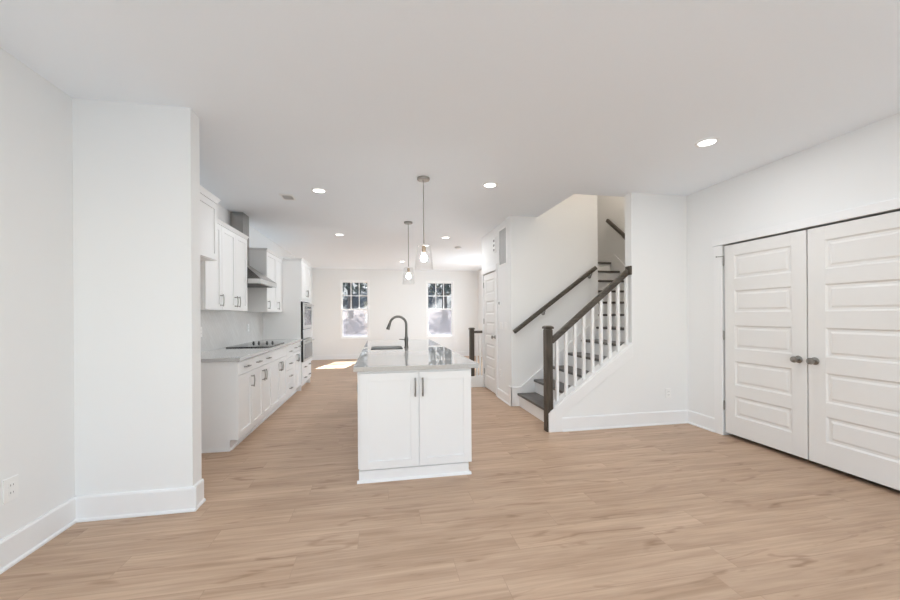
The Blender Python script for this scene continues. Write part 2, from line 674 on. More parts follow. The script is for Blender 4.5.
t = MB()
t.prism([(1.838, 0), (1.838, 0.205), (1.866, 0.236), (2.892, 0.955), (2.892, 0.815), (2.0, 0.185), (2.0, 0)], 'y', YS - 0.018, YS)
struct(t.build('trim_1', 'trim', bevel=0.003), 'sloping white skirt board on the knee wall face', 'trim')
t = MB()
t.prism([(1.902, 0.2585), (2.892, 0.955), (2.892, 0.985), (1.902, 0.2850)], 'y', YS - 0.012, 4.0)
struct(t.build('trim_2', 'trim', bevel=0.003), 'sloping white cap under the balusters', 'trim')
t = MB()
t.prism([(XH - 0.016, 0), (XH - 0.016, 0.275), (1.985, 0.275), (3.226, 1.275), (3.226, 0.9), (2.1, 0)], 'y', YW - 0.018, YW)
struct(t.build('trim_3', 'trim', bevel=0.003), 'white skirt board climbing the wall beside the stairs', 'trim')
t = MB()
t.box(XH - 0.018, XH, YW - 0.018, YW + 0.09, 0, 0.275)
struct(t.build('trim_4', 'trim', bevel=0.003), 'white corner block at the foot of the stair wall', 'trim')
t = MB()
t.prism([(YW, 1.32), (YW, 1.62), (6.02, 2.385), (7.9, 2.385), (7.9, 2.265), (6.17, 2.265), (5.2, 1.32)], 'x', 4.132, 4.15)
t.box(4.132, 4.15, 4.0, YW, 1.32, 1.5)
struct(t.build('trim_5', 'trim'), 'white skirt board climbing the upper flight', 'trim')

t = MB()           # closet casing
t.box(XR - 0.018, XR, D1 + 0.012, D1 + 0.112, 0, DZ + 0.005)
t.box(XR - 0.018, XR, D0 - 0.112, D0 - 0.012, 0, DZ + 0.005)
t.box(XR - 0.024, XR, D0 - 0.125, D1 + 0.125, DZ + 0.010, DZ + 0.085)
struct(t.build('trim_6', 'trim', bevel=0.003), 'white casing around the closet double doors', 'trim')
t = MB()           # hall door casing
t.box(XH - 0.018, XH, HD1 + 0.008, HD1 + 0.09, 0, HDZ + 0.005)
t.box(XH - 0.018, XH, HD0 - 0.08, HD0 - 0.008, 0, HDZ + 0.005)
t.box(XH - 0.024, XH, HD0 - 0.09, HD1 + 0.10, HDZ + 0.008, HDZ + 0.10)
struct(t.build('trim_7', 'trim', bevel=0.003), 'white casing around the narrow hall door', 'trim')
struct(box('trim_8', 'tile', XK, XK + 0.008, 3.975, 6.90, 0.915, 1.75), 'pale herringbone tile backsplash above the counter', 'backsplash')


# ------------------------------------------------------------------ panel doors
def panel_field(b, x0, x1, z0, z1, y0):
    """moulded panel: sticking slopes in, flat groove, raised field"""
    def r(i, y):
        return [(x0 + i, y, z0 + i), (x1 - i, y, z0 + i), (x1 - i, y, z1 - i), (x0 + i, y, z1 - i)]
    b.rings([r(0, y0), r(0.012, y0 - 0.011), r(0.030, y0 - 0.011), r(0.045, y0 - 0.003)], cap0=False, cap1=True)


def moulded_leaf(T, w, z0, z1, panels, sx0, sx1, th=0.035):
    b = MB(T)
    b.box(0, sx0, 0, th, z0, z1)
    b.box(sx1, w, 0, th, z0, z1)
    zs = [z0] + [z for p in panels for z in p] + [z1]
    for i in range(0, len(zs), 2):
        b.box(sx0, sx1, 0, th, zs[i], zs[i + 1])
    b.box(sx0, sx1, 0, th - 0.014, z0 + 0.02, z1 - 0.02)
    for a, c_ in panels:
        panel_field(b, sx0, sx1, a, c_, th)
    return b


PAN = [(0.235, 0.450), (0.565, 0.815), (0.945, 1.190), (1.328, 1.555), (1.680, 1.925)]


def knob(name, pos, n, parent):
    b = MB()
    b.lathe([(0.032, 0), (0.033, 0.004), (0.028, 0.009), (0.012, 0.011), (0.011, 0.030), (0.018, 0.036), (0.026, 0.043),
             (0.029, 0.053), (0.026, 0.063), (0.016, 0.069), (0.0005, 0.070)], pos, 24, n)
    return b.build(name, 'nickel', parent, smooth=True)


def hinge(pos, parent, stop=False):
    x, y, z = pos
    b = MB()
    b.cyl((x - 0.006, y, z - 0.045), (x - 0.006, y, z + 0.045), 0.0065, 10)
    b.cyl((x - 0.006, y, z - 0.050), (x - 0.006, y, z + 0.050), 0.004, 10)
    if stop:
        b.cyl((x - 0.006, y, z + 0.05), (x - 0.006, y, z + 0.062), 0.007, 10)
        b.cyl((x - 0.012, y, z + 0.056), (x - 0.045, y + 0.045, z + 0.056), 0.004, 8)
        b.cyl((x - 0.045, y + 0.045, z + 0.056), (x - 0.05, y + 0.05, z + 0.056), 0.009, 10)
    return b.build('hinge', 'nickel', parent, smooth=True)


FX = XR + 0.035
d = thing('door_1', 'left leaf of the white closet double doors, hinges showing', 'door', (XR, (DM + D1) / 2, 0), kind='structure')
moulded_leaf(frame((FX, D1 - 0.003, 0), (0, -1, 0), (-1, 0, 0)), D1 - DM - 0.009, 0.040, DZ - 0.006, PAN, 0.112, 0.660).build('door_leaf', 'door', d, 0.0015)
knob('door_knob', (XR, 2.672, 0.905), (-1, 0, 0), d)
for z, s in ((1.875, True), (1.08, False), (0.328, False)):
    hinge((XR, D1 + 0.003, z), d, s)
d = thing('door_2', 'right leaf of the white closet double doors, cut by picture edge', 'door', (XR, (DM + D0) / 2, 0), kind='structure')
moulded_leaf(frame((FX, DM - 0.005, 0), (0, -1, 0), (-1, 0, 0)), DM - D0 - 0.009, 0.040, DZ - 0.006, PAN, 0.128, 0.676).build('door_leaf', 'door', d, 0.0015)
knob('door_knob', (XR, 2.545, 0.905), (-1, 0, 0), d)
for z in (1.875, 1.08, 0.328):
    hinge((XR, D0 - 0.003, z), d)

d = thing('door_3', 'narrow white panel door in the hall beyond the stairs', 'door', (XH, (HD0 + HD1) / 2, 0), kind='structure')
moulded_leaf(frame((XH + 0.035, HD1 - 0.003, 0), (0, -1, 0), (-1, 0, 0)), HD1 - HD0 - 0.006, 0.018, HDZ - 0.004,
             PAN, 0.11, HD1 - HD0 - 0.116).build('door_leaf', 'door', d, 0.0015)
knob('door_knob', (XH, HD0 + 0.065, 0.95), (-1, 0, 0), d)
for z in (1.85, 1.20, 0.30):
    hinge((XH, HD1 + 0.003, z), d)


# ------------------------------------------------------------------ back windows
def window(name, x0, x1, z0, z1, label):
    W = thing(name, label, 'window', ((x0 + x1) / 2, YB, z0), kind='structure')
    y0, y1 = YB - 0.012, YB + 0.10
    b = MB()
    fr = 0.042
    b.box(x0, x0 + fr, y0, y1, z0, z1)
    b.box(x1 - fr, x1, y0, y1, z0, z1)
    b.box(x0 + fr, x1 - fr, y0, y1, z1 - fr, z1)
    b.box(x0 + fr, x1 - fr, y0, y1, z0, z0 + fr)
    b.build('window_frame', 'sash', W, 0.002)
    zm = 1.485
    a0, a1 = x0 + fr, x1 - fr
    s = MB()           # upper sash, six lights
    st = 0.032
    ya, yb = YB + 0.055, YB + 0.085
    s.box(a0, a0 + st, ya, yb, zm, z1 - fr)
    s.box(a1 - st, a1, ya, yb, zm, z1 - fr)
    s.box(a0 + st, a1 - st, ya, yb, z1 - fr - st, z1 - fr)
    s.box(a0 + st, a1 - st, ya, yb, zm, zm + 0.04)
    us = s.build('upper_sash', 'sash', W)
    g = MB()
    ww = (a1 - a0 - 2 * st) / 3
    for i in (1, 2):
        g.box(a0 + st + ww * i - 0.012, a0 + st + ww * i + 0.012, ya + 0.004, yb - 0.004, zm + 0.04, z1 - fr - st)
    zz = (zm + 0.04 + z1 - fr - st) / 2
    for i in range(3):
        g.box(a0 + st + ww * i + (0.012 if i else 0), a0 + st + ww * (i + 1) - (0.012 if i < 2 else 0), ya + 0.004, yb - 0.004, zz - 0.012, zz + 0.012)
    g.build('muntin_grid', 'sash', us)
    MB().box(a0 + st, a1 - st, ya + 0.013, ya + 0.016, zm + 0.04, z1 - fr - st).build('glass_pane', 'glass', us)
    s = MB()           # lower sash, one light
    ya, yb = YB + 0.018, YB + 0.050
    s.box(a0, a0 + st, ya, yb, z0 + fr, zm + 0.035)
    s.box(a1 - st, a1, ya, yb, z0 + fr, zm + 0.035)
    s.box(a0 + st, a1 - st, ya, yb, z0 + fr, z0 + fr + 0.03)
    s.box(a0 + st, a1 - st, ya, yb, zm - 0.005, zm + 0.035)
    ls = s.build('lower_sash', 'sash', W)
    MB().box(a0 + st, a1 - st, ya + 0.014, ya + 0.017, z0 + fr + 0.03, zm - 0.005).build('glass_pane', 'glass', ls)
    MB().box(a0, a1, YB + 0.089, YB + 0.0905, z0 + fr, zm).build('insect_screen', 'screen', W)
    return W


window('window_1', *WINS[0], 'left back window with six panes above a screened lower sash')
window('window_2', *WINS[1], 'right back window with six panes above a screened lower sash')


# ------------------------------------------------------------------ kitchen cabinets
def shaker(T, x0, x1, z0, z1, st=0.058, th=0.019):
    b = MB(T)
    b.box(x0, x0 + st, 0, th, z0, z1)
    b.box(x1 - st, x1, 0, th, z0, z1)
    b.box(x0 + st, x1 - st, 0, th, z1 - st, z1)
    b.box(x0 + st, x1 - st, 0, th, z0, z0 + st)
    b.box(x0 + st, x1 - st, 0, th - 0.009, z0 + st, z1 - st)
    return b


def slab(T, x0, x1, z0, z1, th=0.019):
    return MB(T).box(x0, x1, 0, th, z0, z1)


def pull(T, x, z, vertical, parent, L=0.128, y0=0.019):
    """bar pull: two posts and a bowed square bar"""
    b = MB(T)
    r = 0.0055
    for s in (-1, 1):
        px, pz = (x, z + s * L * 0.4) if vertical else (x + s * L * 0.4, z)
        b.box(px - r, px + r, y0, y0 + 0.026, pz - r, pz + r)
    n = 8
    pts = []
    for i in range(n + 1):
        t_ = -1 + 2 * i / n
        q = t_ * L / 2
        bow = 0.030 + 0.006 * (1 - t_ * t_)
        pts.append((x, y0 + bow, z + q) if vertical else (x + q, y0 + bow, z))
    b.tube(pts, 0.0065, 8)
    return b.build('handle', 'nickel', parent, smooth=True)


def crown(b, x0, x1, y0, y1, z, h=0.04, side0=True, side1=True):
    """stepped crown moulding round front and ends of a cabinet facing +X"""
    def ring(o, zz):
        a = y0 - (o if side0 else 0)
        c_ = y1 + (o if side1 else 0)
        return [(x0, a, zz), (x1 + o, a, zz), (x1 + o, c_, zz), (x0, c_, zz)]
    b.rings([ring(0.003, z), ring(0.003, z + h * 0.2), ring(0.017, z + h * 0.75), ring(0.021, z + h * 0.8), ring(0.021, z + h)])


def kitchen_frame(x):
    return frame((x, 0, 0), (0, 1, 0), (1, 0, 0))


XF = -1.400        # cabinet box front; door faces stand 19 mm proud


def base_cabinet(y0, y1, fronts, label, end_panel=False):
    R = thing('base_cabinet', label, 'cabinet', (-1.70, (y0 + y1) / 2, 0), 'base cabinets along the kitchen wall')
    b = MB()
    ys = y0 + (0.02 if end_panel else 0)
    b.box(XK + 0.002, XF, ys, y1, 0.105, 0.876)
    b.build('body', 'cab', R, 0.001)
    if end_panel:
        e = MB()
        e.prism([(XK + 0.002, 0), (-1.455, 0), (-1.455, 0.105), (XF + 0.019, 0.105), (XF + 0.019, 0.876), (XK + 0.002, 0.876)], 'y', y0, y0 + 0.019)
        e.box(XK + 0.002, -1.452, y0 - 0.010, y0, 0, 0.016)
        e.build('end_panel', 'cab', R, 0.001)
    k = MB()
    k.box(XK + 0.002, -1.458, ys, y1, 0, 0.105)
    k.box(-1.458, -1.446, ys, y1, 0, 0.018)
    k.build('toe_kick', 'cab', R)
    T = kitchen_frame(XF)
    for kind, a, c_, z0, z1, hx in fronts:
        if kind == 'door':
            dd = shaker(T, a, c_, z0, z1).build('door', 'cab', R, 0.0012)
            pull(T, hx, z1 - 0.105, True, dd)
        else:
            dd = slab(T, a, c_, z0, z1).build('drawer', 'cab', R, 0.0015)
            if hx is not None:
                pull(T, hx, (z0 + z1) / 2, False, dd)
    return R


g = 0.0035
YA = [3.970, 4.385, 5.140, 5.905, 6.300, 6.895]
DT, DB = 0.866, 0.730
base_cabinet(YA[0], YA[1], [('drawer', YA[0] + 0.022, YA[1] - g, DB + g, DT, 4.195),
                            ('door', YA[0] + 0.022, YA[1] - g, 0.112, DB - g, 4.350)],
             'white base cabinet with one door at the near end of the kitchen run', True)
ym = (YA[1] + YA[2]) / 2
base_cabinet(YA[1], YA[2], [('drawer', YA[1] + g, ym - g, DB + g, DT, (YA[1] + ym) / 2), ('drawer', ym + g, YA[2] - g, DB + g, DT, (YA[2] + ym) / 2),
                            ('door', YA[1] + g, ym - g, 0.112, DB - g, ym - 0.035), ('door', ym + g, YA[2] - g, 0.112, DB - g, ym + 0.035)],
             'white base cabinet with two drawers over two doors, second along the run')
ym = (YA[2] + YA[3]) / 2
base_cabinet(YA[2], YA[3], [('drawer', YA[2] + g, YA[3] - g, DB + g, DT, None),
                            ('door', YA[2] + g, ym - g, 0.112, DB - g, ym - 0.035), ('door', ym + g, YA[3] - g, 0.112, DB - g, ym + 0.035)],
             'white base cabinet under the black cooktop, top front without handle')
zs = [0.112, 0.302, 0.492, 0.682, DT]
base_cabinet(YA[3], YA[4], [('drawer', YA[3] + g, YA[4] - g, a + g, b_ - g, (YA[3] + YA[4]) / 2) for a, b_ in zip(zs, zs[1:])],
             'white base cabinet with a stack of four drawers beyond the cooktop')
ym = (YA[4] + YA[5]) / 2
base_cabinet(YA[4], YA[5], [('drawer', YA[4] + g, ym - g, DB + g, DT, (YA[4] + ym) / 2), ('drawer', ym + g, YA[5] - g, DB + g, DT, (YA[5] + ym) / 2),
                            ('door', YA[4] + g, ym - g, 0.112, DB - g, ym - 0.035), ('door', ym + g, YA[5] - g, 0.112, DB - g, ym + 0.035)],
             'white base cabinet right beside the oven tower')

tag(box('countertop', 'quartz', XK + 0.002, -1.352, 3.945, 6.897, 0.878, 0.914, bevel=0.003),
    'pale quartz countertop along the kitchen wall with cooktop set in', 'countertop')

ck = thing('cooktop', 'black glass cooktop set in the kitchen wall counter', 'cooktop', (-1.67, 5.53, 0.914))
MB().box(-1.93, -1.415, 5.15, 5.91, 0.9142, 0.926).build('glass_top', 'black', ck, 0.003)
for i, (x, y, r) in enumerate(((-1.80, 5.32, 0.075), (-1.54, 5.32, 0.095), (-1.80, 5.58, 0.095), (-1.54, 5.58, 0.075))):
    b = MB()
    n = 40
    b.rings([[(x + rr * math.cos(t_ * 2 * math.pi / n), y + rr * math.sin(t_ * 2 * math.pi / n), z) for t_ in range(n)]
             for rr, z in ((r, 0.9262), (r - 0.004, 0.9266), (r - 0.008, 0.9262))], False, False)
    b.build('burner_ring', 'slot', ck)
for x in (-1.805, -1.735, -1.625, -1.550):
    MB().lathe([(0.017, 0), (0.017, 0.005), (0.013, 0.007), (0.012, 0.026), (0.009, 0.029)], (x, 5.80, 0.9262), 16).build('knob', 'dark_plastic', ck, smooth=True)


def wall_cabinet(name, y0, y1, xf, z0, z1, doors, label, side0=True, side1=True, hz=0.085, ch=0.04):
    R = thing(name, label, 'cabinet', ((XK + xf) / 2, (y0 + y1) / 2, z0), 'wall cabinets in the kitchen')
    MB().box(XK + 0.002, xf - 0.019, y0, y1, z0, z1).build('body', 'cab', R, 0.001)
    T = kitchen_frame(xf - 0.019)
    for a, c_, hx in doors:
        dd = shaker(T, a, c_, z0 + 0.004, z1 - 0.006).build('door', 'cab', R, 0.0012)
        if hx is not None:
            pull(T, hx, z0 + hz + 0.02, True, dd)
    b = MB()
    crown(b, XK + 0.002, xf, y0, y1, z1, ch, side0, side1)
    b.build('crown_molding', 'cab', R, 0.003)
    return R


XU = -1.675
wall_cabinet('wall_cabinet', 3.030, 3.970, -1.553, 1.857, 2.410, [(3.034, 3.418, 3.385), (3.422, 3.966, 3.452)],
             'deep white wall cabinet over the refrigerator gap beside the return wall', False, True, ch=0.05)
ya = 3.992
wall_cabinet('wall_cabinet', ya, 4.385, XU, 1.384, 2.298, [(ya + 0.006, 4.382, 4.335)],
             'single door white wall cabinet just beyond the refrigerator gap', True, False)
wall_cabinet('wall_cabinet', 4.387, 5.160, XU, 1.384, 2.298, [(4.390, 4.771, 4.735), (4.775, 5.157, 4.811)],
             'two door white wall cabinet directly left of the range hood', False, True)
wall_cabinet('wall_cabinet', 5.985, 6.520, XU, 1.384, 2.298, [(5.988, 6.517, 6.03)],
             'white wall cabinet directly right of the range hood', True, False)
wall_cabinet('wall_cabinet', 6.522, 6.893, XU, 1.384, 2.298, [(6.525, 6.89, 6.57)],
             'narrow white wall cabinet against the oven tower', False, False)

# range hood
hd = thing('range_hood', 'stainless chimney range hood above the cooktop', 'range hood', (-1.76, 5.55, 1.74))
b = MB()
HX, HY0, HY1 = -1.52, 5.172, 5.930
CX, CY0, CY1, CZ = -1.835, 5.490, 5.735, 2.045
b.rings([[(XK + 0.01, HY0, 1.805), (HX, HY0, 1.805), (HX, HY1, 1.805), (XK + 0.01, HY1, 1.805)],
         [(XK + 0.01, CY0, CZ), (CX, CY0, CZ), (CX, CY1, CZ), (XK + 0.01, CY1, CZ)]])
b.build('canopy', 'hood', hd, 0.002)
MB().box(XK + 0.01, HX, HY0, HY1, 1.745, 1.804).build('rim', 'steel', hd, 0.002)
MB().box(XK + 0.06, HX - 0.05, HY0 + 0.05, HY1 - 0.05, 1.738, 1.745).build('filter', 'slot', hd)
MB().box(XK + 0.01, CX, CY0, CY1, CZ, 2.738).build('chimney', 'hood', hd, 0.002)

# oven tower
T0, T1, XT = 6.899, 7.755, -1.380
tw = thing('oven_tower', 'tall white cabinet holding the wall oven and microwave', 'cabinet', (-1.69, (T0 + T1) / 2, 0))
b = MB()
b.box(XK + 0.002, XT, T0, T0 + 0.02, 0, 2.296)
b.box(XK + 0.002, XT, T1 - 0.02, T1, 0, 2.296)
b.box(XK + 0.002, XK + 0.02, T0 + 0.02, T1 - 0.02, 0.1, 2.296)
for z0, z1 in ((0.1, 0.495), (0.900, 0.905), (1.580, 2.296)):
    b.box(XK + 0.02, XT, T0 + 0.02, T1 - 0.02, z0, z1)
b.box(XK + 0.02, -1.455, T0 + 0.02, T1 - 0.02, 0, 0.1)
b.build('body', 'cab', tw, 0.001)
TF = kitchen_frame(XT)
tm = (T0 + T1) / 2
for a, c_, hx in ((T0 + 0.004, tm - g, tm - 0.035), (tm + g, T1 - 0.004, tm + 0.035)):
    dd = shaker(TF, a, c_, 1.625, 2.288).build('door', 'cab', tw, 0.0012)
    pull(TF, hx, 1.73, True, dd)
for z0, z1 in ((0.112, 0.300), (0.305, 0.490)):
    dd = slab(TF, T0 + 0.004, T1 - 0.004, z0, z1).build('drawer', 'cab', tw, 0.0015)
    for hx in (T0 + 0.22, T1 - 0.22):
        pull(TF, hx, (z0 + z1) / 2, False, dd)
b = MB()
crown(b, XK + 0.002, XT + 0.019, T0, T1, 2.297, 0.041)
b.build('crown_molding', 'cab', tw, 0.003)

ov = thing('wall_oven', 'stainless wall oven in the lower part of the oven tower', 'oven', (-1.6, tm, 0.5))
b = MB()
b.box(-1.93, XT + 0.002, T0 + 0.025, T1 - 0.025, 0.498, 0.897)
b.box(XT + 0.002, XT + 0.034, T0 + 0.022, T1 - 0.022, 0.500, 0.896)
b.build('body', 'black', ov)
dd = MB().box(XT + 0.035, XT + 0.050, T0 + 0.022, T1 - 0.022, 0.502, 0.894).build('oven_door', 'steel', ov, 0.004)
MB().box(XT + 0.0502, XT + 0.054, T0 + 0.075, T1 - 0.075, 0.545, 0.815).build('glass', 'oven_glass', dd)
b = MB()
for y in (T0 + 0.10, T1 - 0.10):
    b.cyl((XT + 0.05, y, 0.855), (XT + 0.092, y, 0.855), 0.007, 10)
b.cyl((XT + 0.092, T0 + 0.06, 0.855), (XT + 0.092, T1 - 0.06, 0.855), 0.011, 14)
b.build('handle', 'steel', dd, smooth=True)
mw = thing('microwave', 'built-in stainless microwave in the oven tower above the oven', 'microwave', (-1.6, tm, 0.908))
b = MB()
b.box(-1.93, XT + 0.002, T0 + 0.025, T1 - 0.025, 0.908, 1.577)
b.box(XT + 0.002, XT + 0.032, T0 + 0.022, T1 - 0.022, 0.910, 1.560)
b.build('body', 'black', mw)
MB().box(XT + 0.033, XT + 0.040, T0 + 0.022, T1 - 0.022, 0.912, 1.075).build('control_panel', 'steel', mw, 0.003)
dd = MB().box(XT + 0.033, XT + 0.045, T0 + 0.022, T1 - 0.022, 1.085, 1.558).build('microwave_door', 'steel', mw, 0.004)
MB().box(XT + 0.0452, XT + 0.048, T0 + 0.10, T1 - 0.10, 1.150, 1.490).build('glass', 'oven_glass', dd)
b = MB()
for y in (T0 + 0.10, T1 - 0.10):
    b.cyl((XT + 0.045, y, 1.525), (XT + 0.085, y, 1.525), 0.006, 10)
b.cyl((XT + 0.085, T0 + 0.06, 1.525), (XT + 0.085, T1 - 0.06, 1.525), 0.010, 14)
b.build('handle', 'steel', dd, smooth=True)

# ------------------------------------------------------------------ island
IX0, IX1, IY0, IY1 = -0.171, 0.742, 3.025, 6.120
SK = (-0.115, 0.262, 4.455, 4.985)     # sink opening
isl = thing('kitchen_island', 'white kitchen island cabinet with two tall doors facing the room', 'island', ((IX0 + IX1) / 2, (IY0 + IY1) / 2, 0))
b = MB()
b.box(IX0, IX1, IY0, 4.42, 0.09, 0.876)
b.box(IX0, IX1, 5.02, IY1, 0.09, 0.876)
b.box(IX0, IX0 + 0.02, 4.42, 5.02, 0.09, 0.876)
b.box(0.31, IX1, 4.42, 5.02, 0.09, 0.876)
b.box(IX0 + 0.02, 0.31, 4.42, 5.02, 0.09, 0.30)
b.build('body', 'cab', isl, 0.001)
b = MB()
b.box(IX0 - 0.004, IX1 - 0.030, IY0 - 0.017, IY1 - 0.004, 0, 0.089)
T = frame((IX0 - 0.018, IY0 - 0.017, 0), (1, 0, 0), (0, -1, 0))
b.T = T
b.prism([(0, 0), (0.018, 0), (0.017, 0.008), (0.010, 0.016), (0, 0.020)], 'x', 0, IX1 - IX0 + 0.008)
b.T = frame((IX1 - 0.030, IY0 + 0.004, 0), (0, 1, 0), (1, 0, 0))
b.prism([(0, 0), (0.018, 0), (0.017, 0.008), (0.010, 0.016), (0, 0.020)], 'x', 0, IY1 - IY0 - 0.01)
b.T = None
b.build('base_molding', 'cab', isl)
TI = frame((IX0, IY0, 0), (1, 0, 0), (0, -1, 0))
wI = IX1 - IX0
mI = wI * 0.517
for a, c_, hx in ((0.006, mI - 0.004, mI - 0.030), (mI + 0.004, wI - 0.006, mI + 0.030)):
    dd = shaker(TI, a, c_, 0.098, 0.858, 0.062).build('door', 'cab', isl, 0.0012)
    pull(TI, hx, 0.742, True, dd, 0.150)
TS = frame((IX0, IY0, 0), (0, 1, 0), (-1, 0, 0))
e = [0.004, 0.74, 1.395, 2.10, 2.60, IY1 - IY0 - 0.004]
for i, (a, c_) in enumerate(zip(e, e[1:])):
    dd = shaker(TS, a + 0.002, c_ - 0.002, 0.098, 0.866, 0.058, 0.012).build('door', 'cab', isl, 0.0012)
    pull(TS, c_ - 0.130, 0.63, True, dd, y0=0.012)

# island countertop with the sink cut-out
b = MB()
gx = [-0.212, SK[0], SK[1], 0.800]
gy = [2.985, SK[2], SK[3], 6.160]
vt = [[[b.v((x, y, z)) for z in (0.878, 0.914)] for y in gy] for x in gx]
for i in range(3):
    for j in range(3):
        if (i, j) == (1, 1):
            continue
        for k in (0, 1):
            b.f([vt[i][j][k], vt[i + 1][j][k], vt[i + 1][j + 1][k], vt[i][j + 1][k]])
for i in range(3):
    for j in (0, 3):
        b.f([vt[i][j][0], vt[i + 1][j][0], vt[i + 1][j][1], vt[i][j][1]])
        b.f([vt[j][i][0], vt[j][i + 1][0], vt[j][i + 1][1], vt[j][i][1]])
for j in (1, 2):
    b.f([vt[1][j][0], vt[2][j][0], vt[2][j][1], vt[1][j][1]])
    b.f([vt[j][1][0], vt[j][2][0], vt[j][2][1], vt[j][1][1]])
tag(b.build('countertop', 'quartz', None, 0.0025), 'glossy pale quartz countertop on the kitchen island', 'countertop')

sk = thing('sink', 'stainless undermount sink in the island countertop', 'sink', (0.07, 4.72, 0.65))
b = MB()
x0, x1, y0, y1 = SK[0] - 0.006, SK[1] + 0.006, SK[2] - 0.006, SK[3] + 0.006
zb, zt, th = 0.665, 0.8775, 0.003
b.box(x0, x1, y0, y1, zb, zb + th)
b.box(x0 - th, x0, y0 - th, y1 + th, zb, zt)
b.box(x1, x1 + th, y0 - th, y1 + th, zb, zt)
b.box(x0, x1, y0 - th, y0, zb, zt)
b.box(x0, x1, y1, y1 + th, zb, zt)
b.build('basin', 'hood', sk)
MB().lathe([(0.045, 0), (0.045, 0.003), (0.030, 0.003), (0.026, 0.001)], (0.07, 4.80, zb + th), 20).build('drain', 'nickel', sk, smooth=True)

fc = thing('faucet', 'tall gooseneck pull-down faucet in dark brushed nickel on the island', 'faucet', (0.315, 4.66, 0.914))
fx, fy = 0.315, 4.66
b = MB()
b.lathe([(0.028, 0), (0.028, 0.006), (0.022, 0.012), (0.0205, 0.06), (0.024, 0.075), (0.024, 0.115), (0.018, 0.135), (0.016, 0.15), (0.016, 0.18)], (fx, fy, 0.9142), 20)
b.build('faucet_body', 'faucet', fc, smooth=True)
pts = [(fx, fy, 1.09)]
rr = 0.102
for i in range(15):
    a = math.pi * i / 14 * 0.93
    pts.append((fx - rr + rr * math.cos(a), fy, 1.20 + rr * math.sin(a)))
b = MB()
b.tube(pts, 0.0150, 12)
b.build('spout', 'faucet', fc, smooth=True)
e0 = Vector(pts[-1])
dv = (e0 - Vector(pts[-2])).normalized()
b = MB()
b.lathe([(0.016, 0), (0.018, 0.008), (0.019, 0.05), (0.023, 0.075), (0.022, 0.083), (0.016, 0.084)], e0, 16, dv)
b.build('spray_head', 'faucet', fc, smooth=True)
b = MB()
b.tube([(fx - 0.02, fy, 1.012), (fx - 0.05, fy - 0.01, 1.018), (fx - 0.09, fy - 0.025, 1.022)], [0.008, 0.0065, 0.005], 10)
b.build('lever', 'faucet', fc, smooth=True)


# ------------------------------------------------------------------ staircase
RISE, RUN = 1.318 / 7, 0.25
st = thing('staircase', 'stairs with dark stained treads and white risers turning up behind the wall', 'stairs', (2.5, 4.5, 0))
for k in range(6):
    xn = 1.927 + RUN * k
    z = RISE * (k + 1)
    MB().box(xn, xn + RUN + 0.035, 4.002, YW - 0.020, z - 0.032, z).build('tread', 'tread', st, 0.008, segs=3)
    r = MB().box(xn + 0.028, xn + 0.046, 4.002, YW - 0.020, z - RISE, z - 0.033)
    r.build('riser', 'trim', st)
xn = 1.927 + RUN * 6
MB().box(xn + 0.028, xn + 0.046, 4.002, YW - 0.020, 1.318 - RISE, 1.285).build('riser', 'trim', st)
MB().box(3.229, 3.453, YW - 0.017, YW + 0.027, 1.0, 1.2855).build('riser', 'trim', st)
b = MB()
b.box(3.427, 4.148, 4.002, YW - 0.02, 1.286, 1.318)
b.box(3.229, 4.130, YW - 0.02, YW + 0.03, 1.286, 1.318)
b.build('landing', 'tread', st, 0.006, segs=3)
for k in range(5):
    yn = YW + RUN * k
    z = 1.318 + RISE * (k + 1)
    MB().box(3.229, 4.130, yn, (yn + RUN + 0.035) if k < 4 else 7.895, z - 0.032, z).build('tread', 'tread', st, 0.008, segs=3)
    MB().box(3.229, 4.130, yn + 0.028, yn + 0.046, z - RISE, z - 0.033).build('riser', 'trim', st)

# stair railing
rl = thing('stair_railing', 'stair railing with dark newel post, dark handrail and white balusters', 'railing', (1.83, 3.94, 0))


def newel(x0, x1, y0, y1, z0, z1, parent):
    b = MB()
    b.box(x0, x1, y0, y1, z0, z1 - 0.045)
    b.box(x0 + 0.004, x1 - 0.004, y0 + 0.004, y1 - 0.004, z1 - 0.045, z1 - 0.035)
    b.prism([(x0 - 0.010, y0 - 0.010), (x1 + 0.010, y0 - 0.010), (x1 + 0.010, y1 + 0.010), (x0 - 0.010, y1 + 0.010)], 'z', z1 - 0.035, z1 - 0.012)
    b.rings([[(x0 - 0.010, y0 - 0.010, z1 - 0.012), (x1 + 0.010, y0 - 0.010, z1 - 0.012), (x1 + 0.010, y1 + 0.010, z1 - 0.012), (x0 - 0.010, y1 + 0.010, z1 - 0.012)],
             [(x0 + 0.010, y0 + 0.010, z1), (x1 - 0.010, y0 + 0.010, z1), (x1 - 0.010, y1 - 0.010, z1), (x0 + 0.010, y1 - 0.010, z1)]])
    return b.build('newel_post', 'post', parent, 0.003)


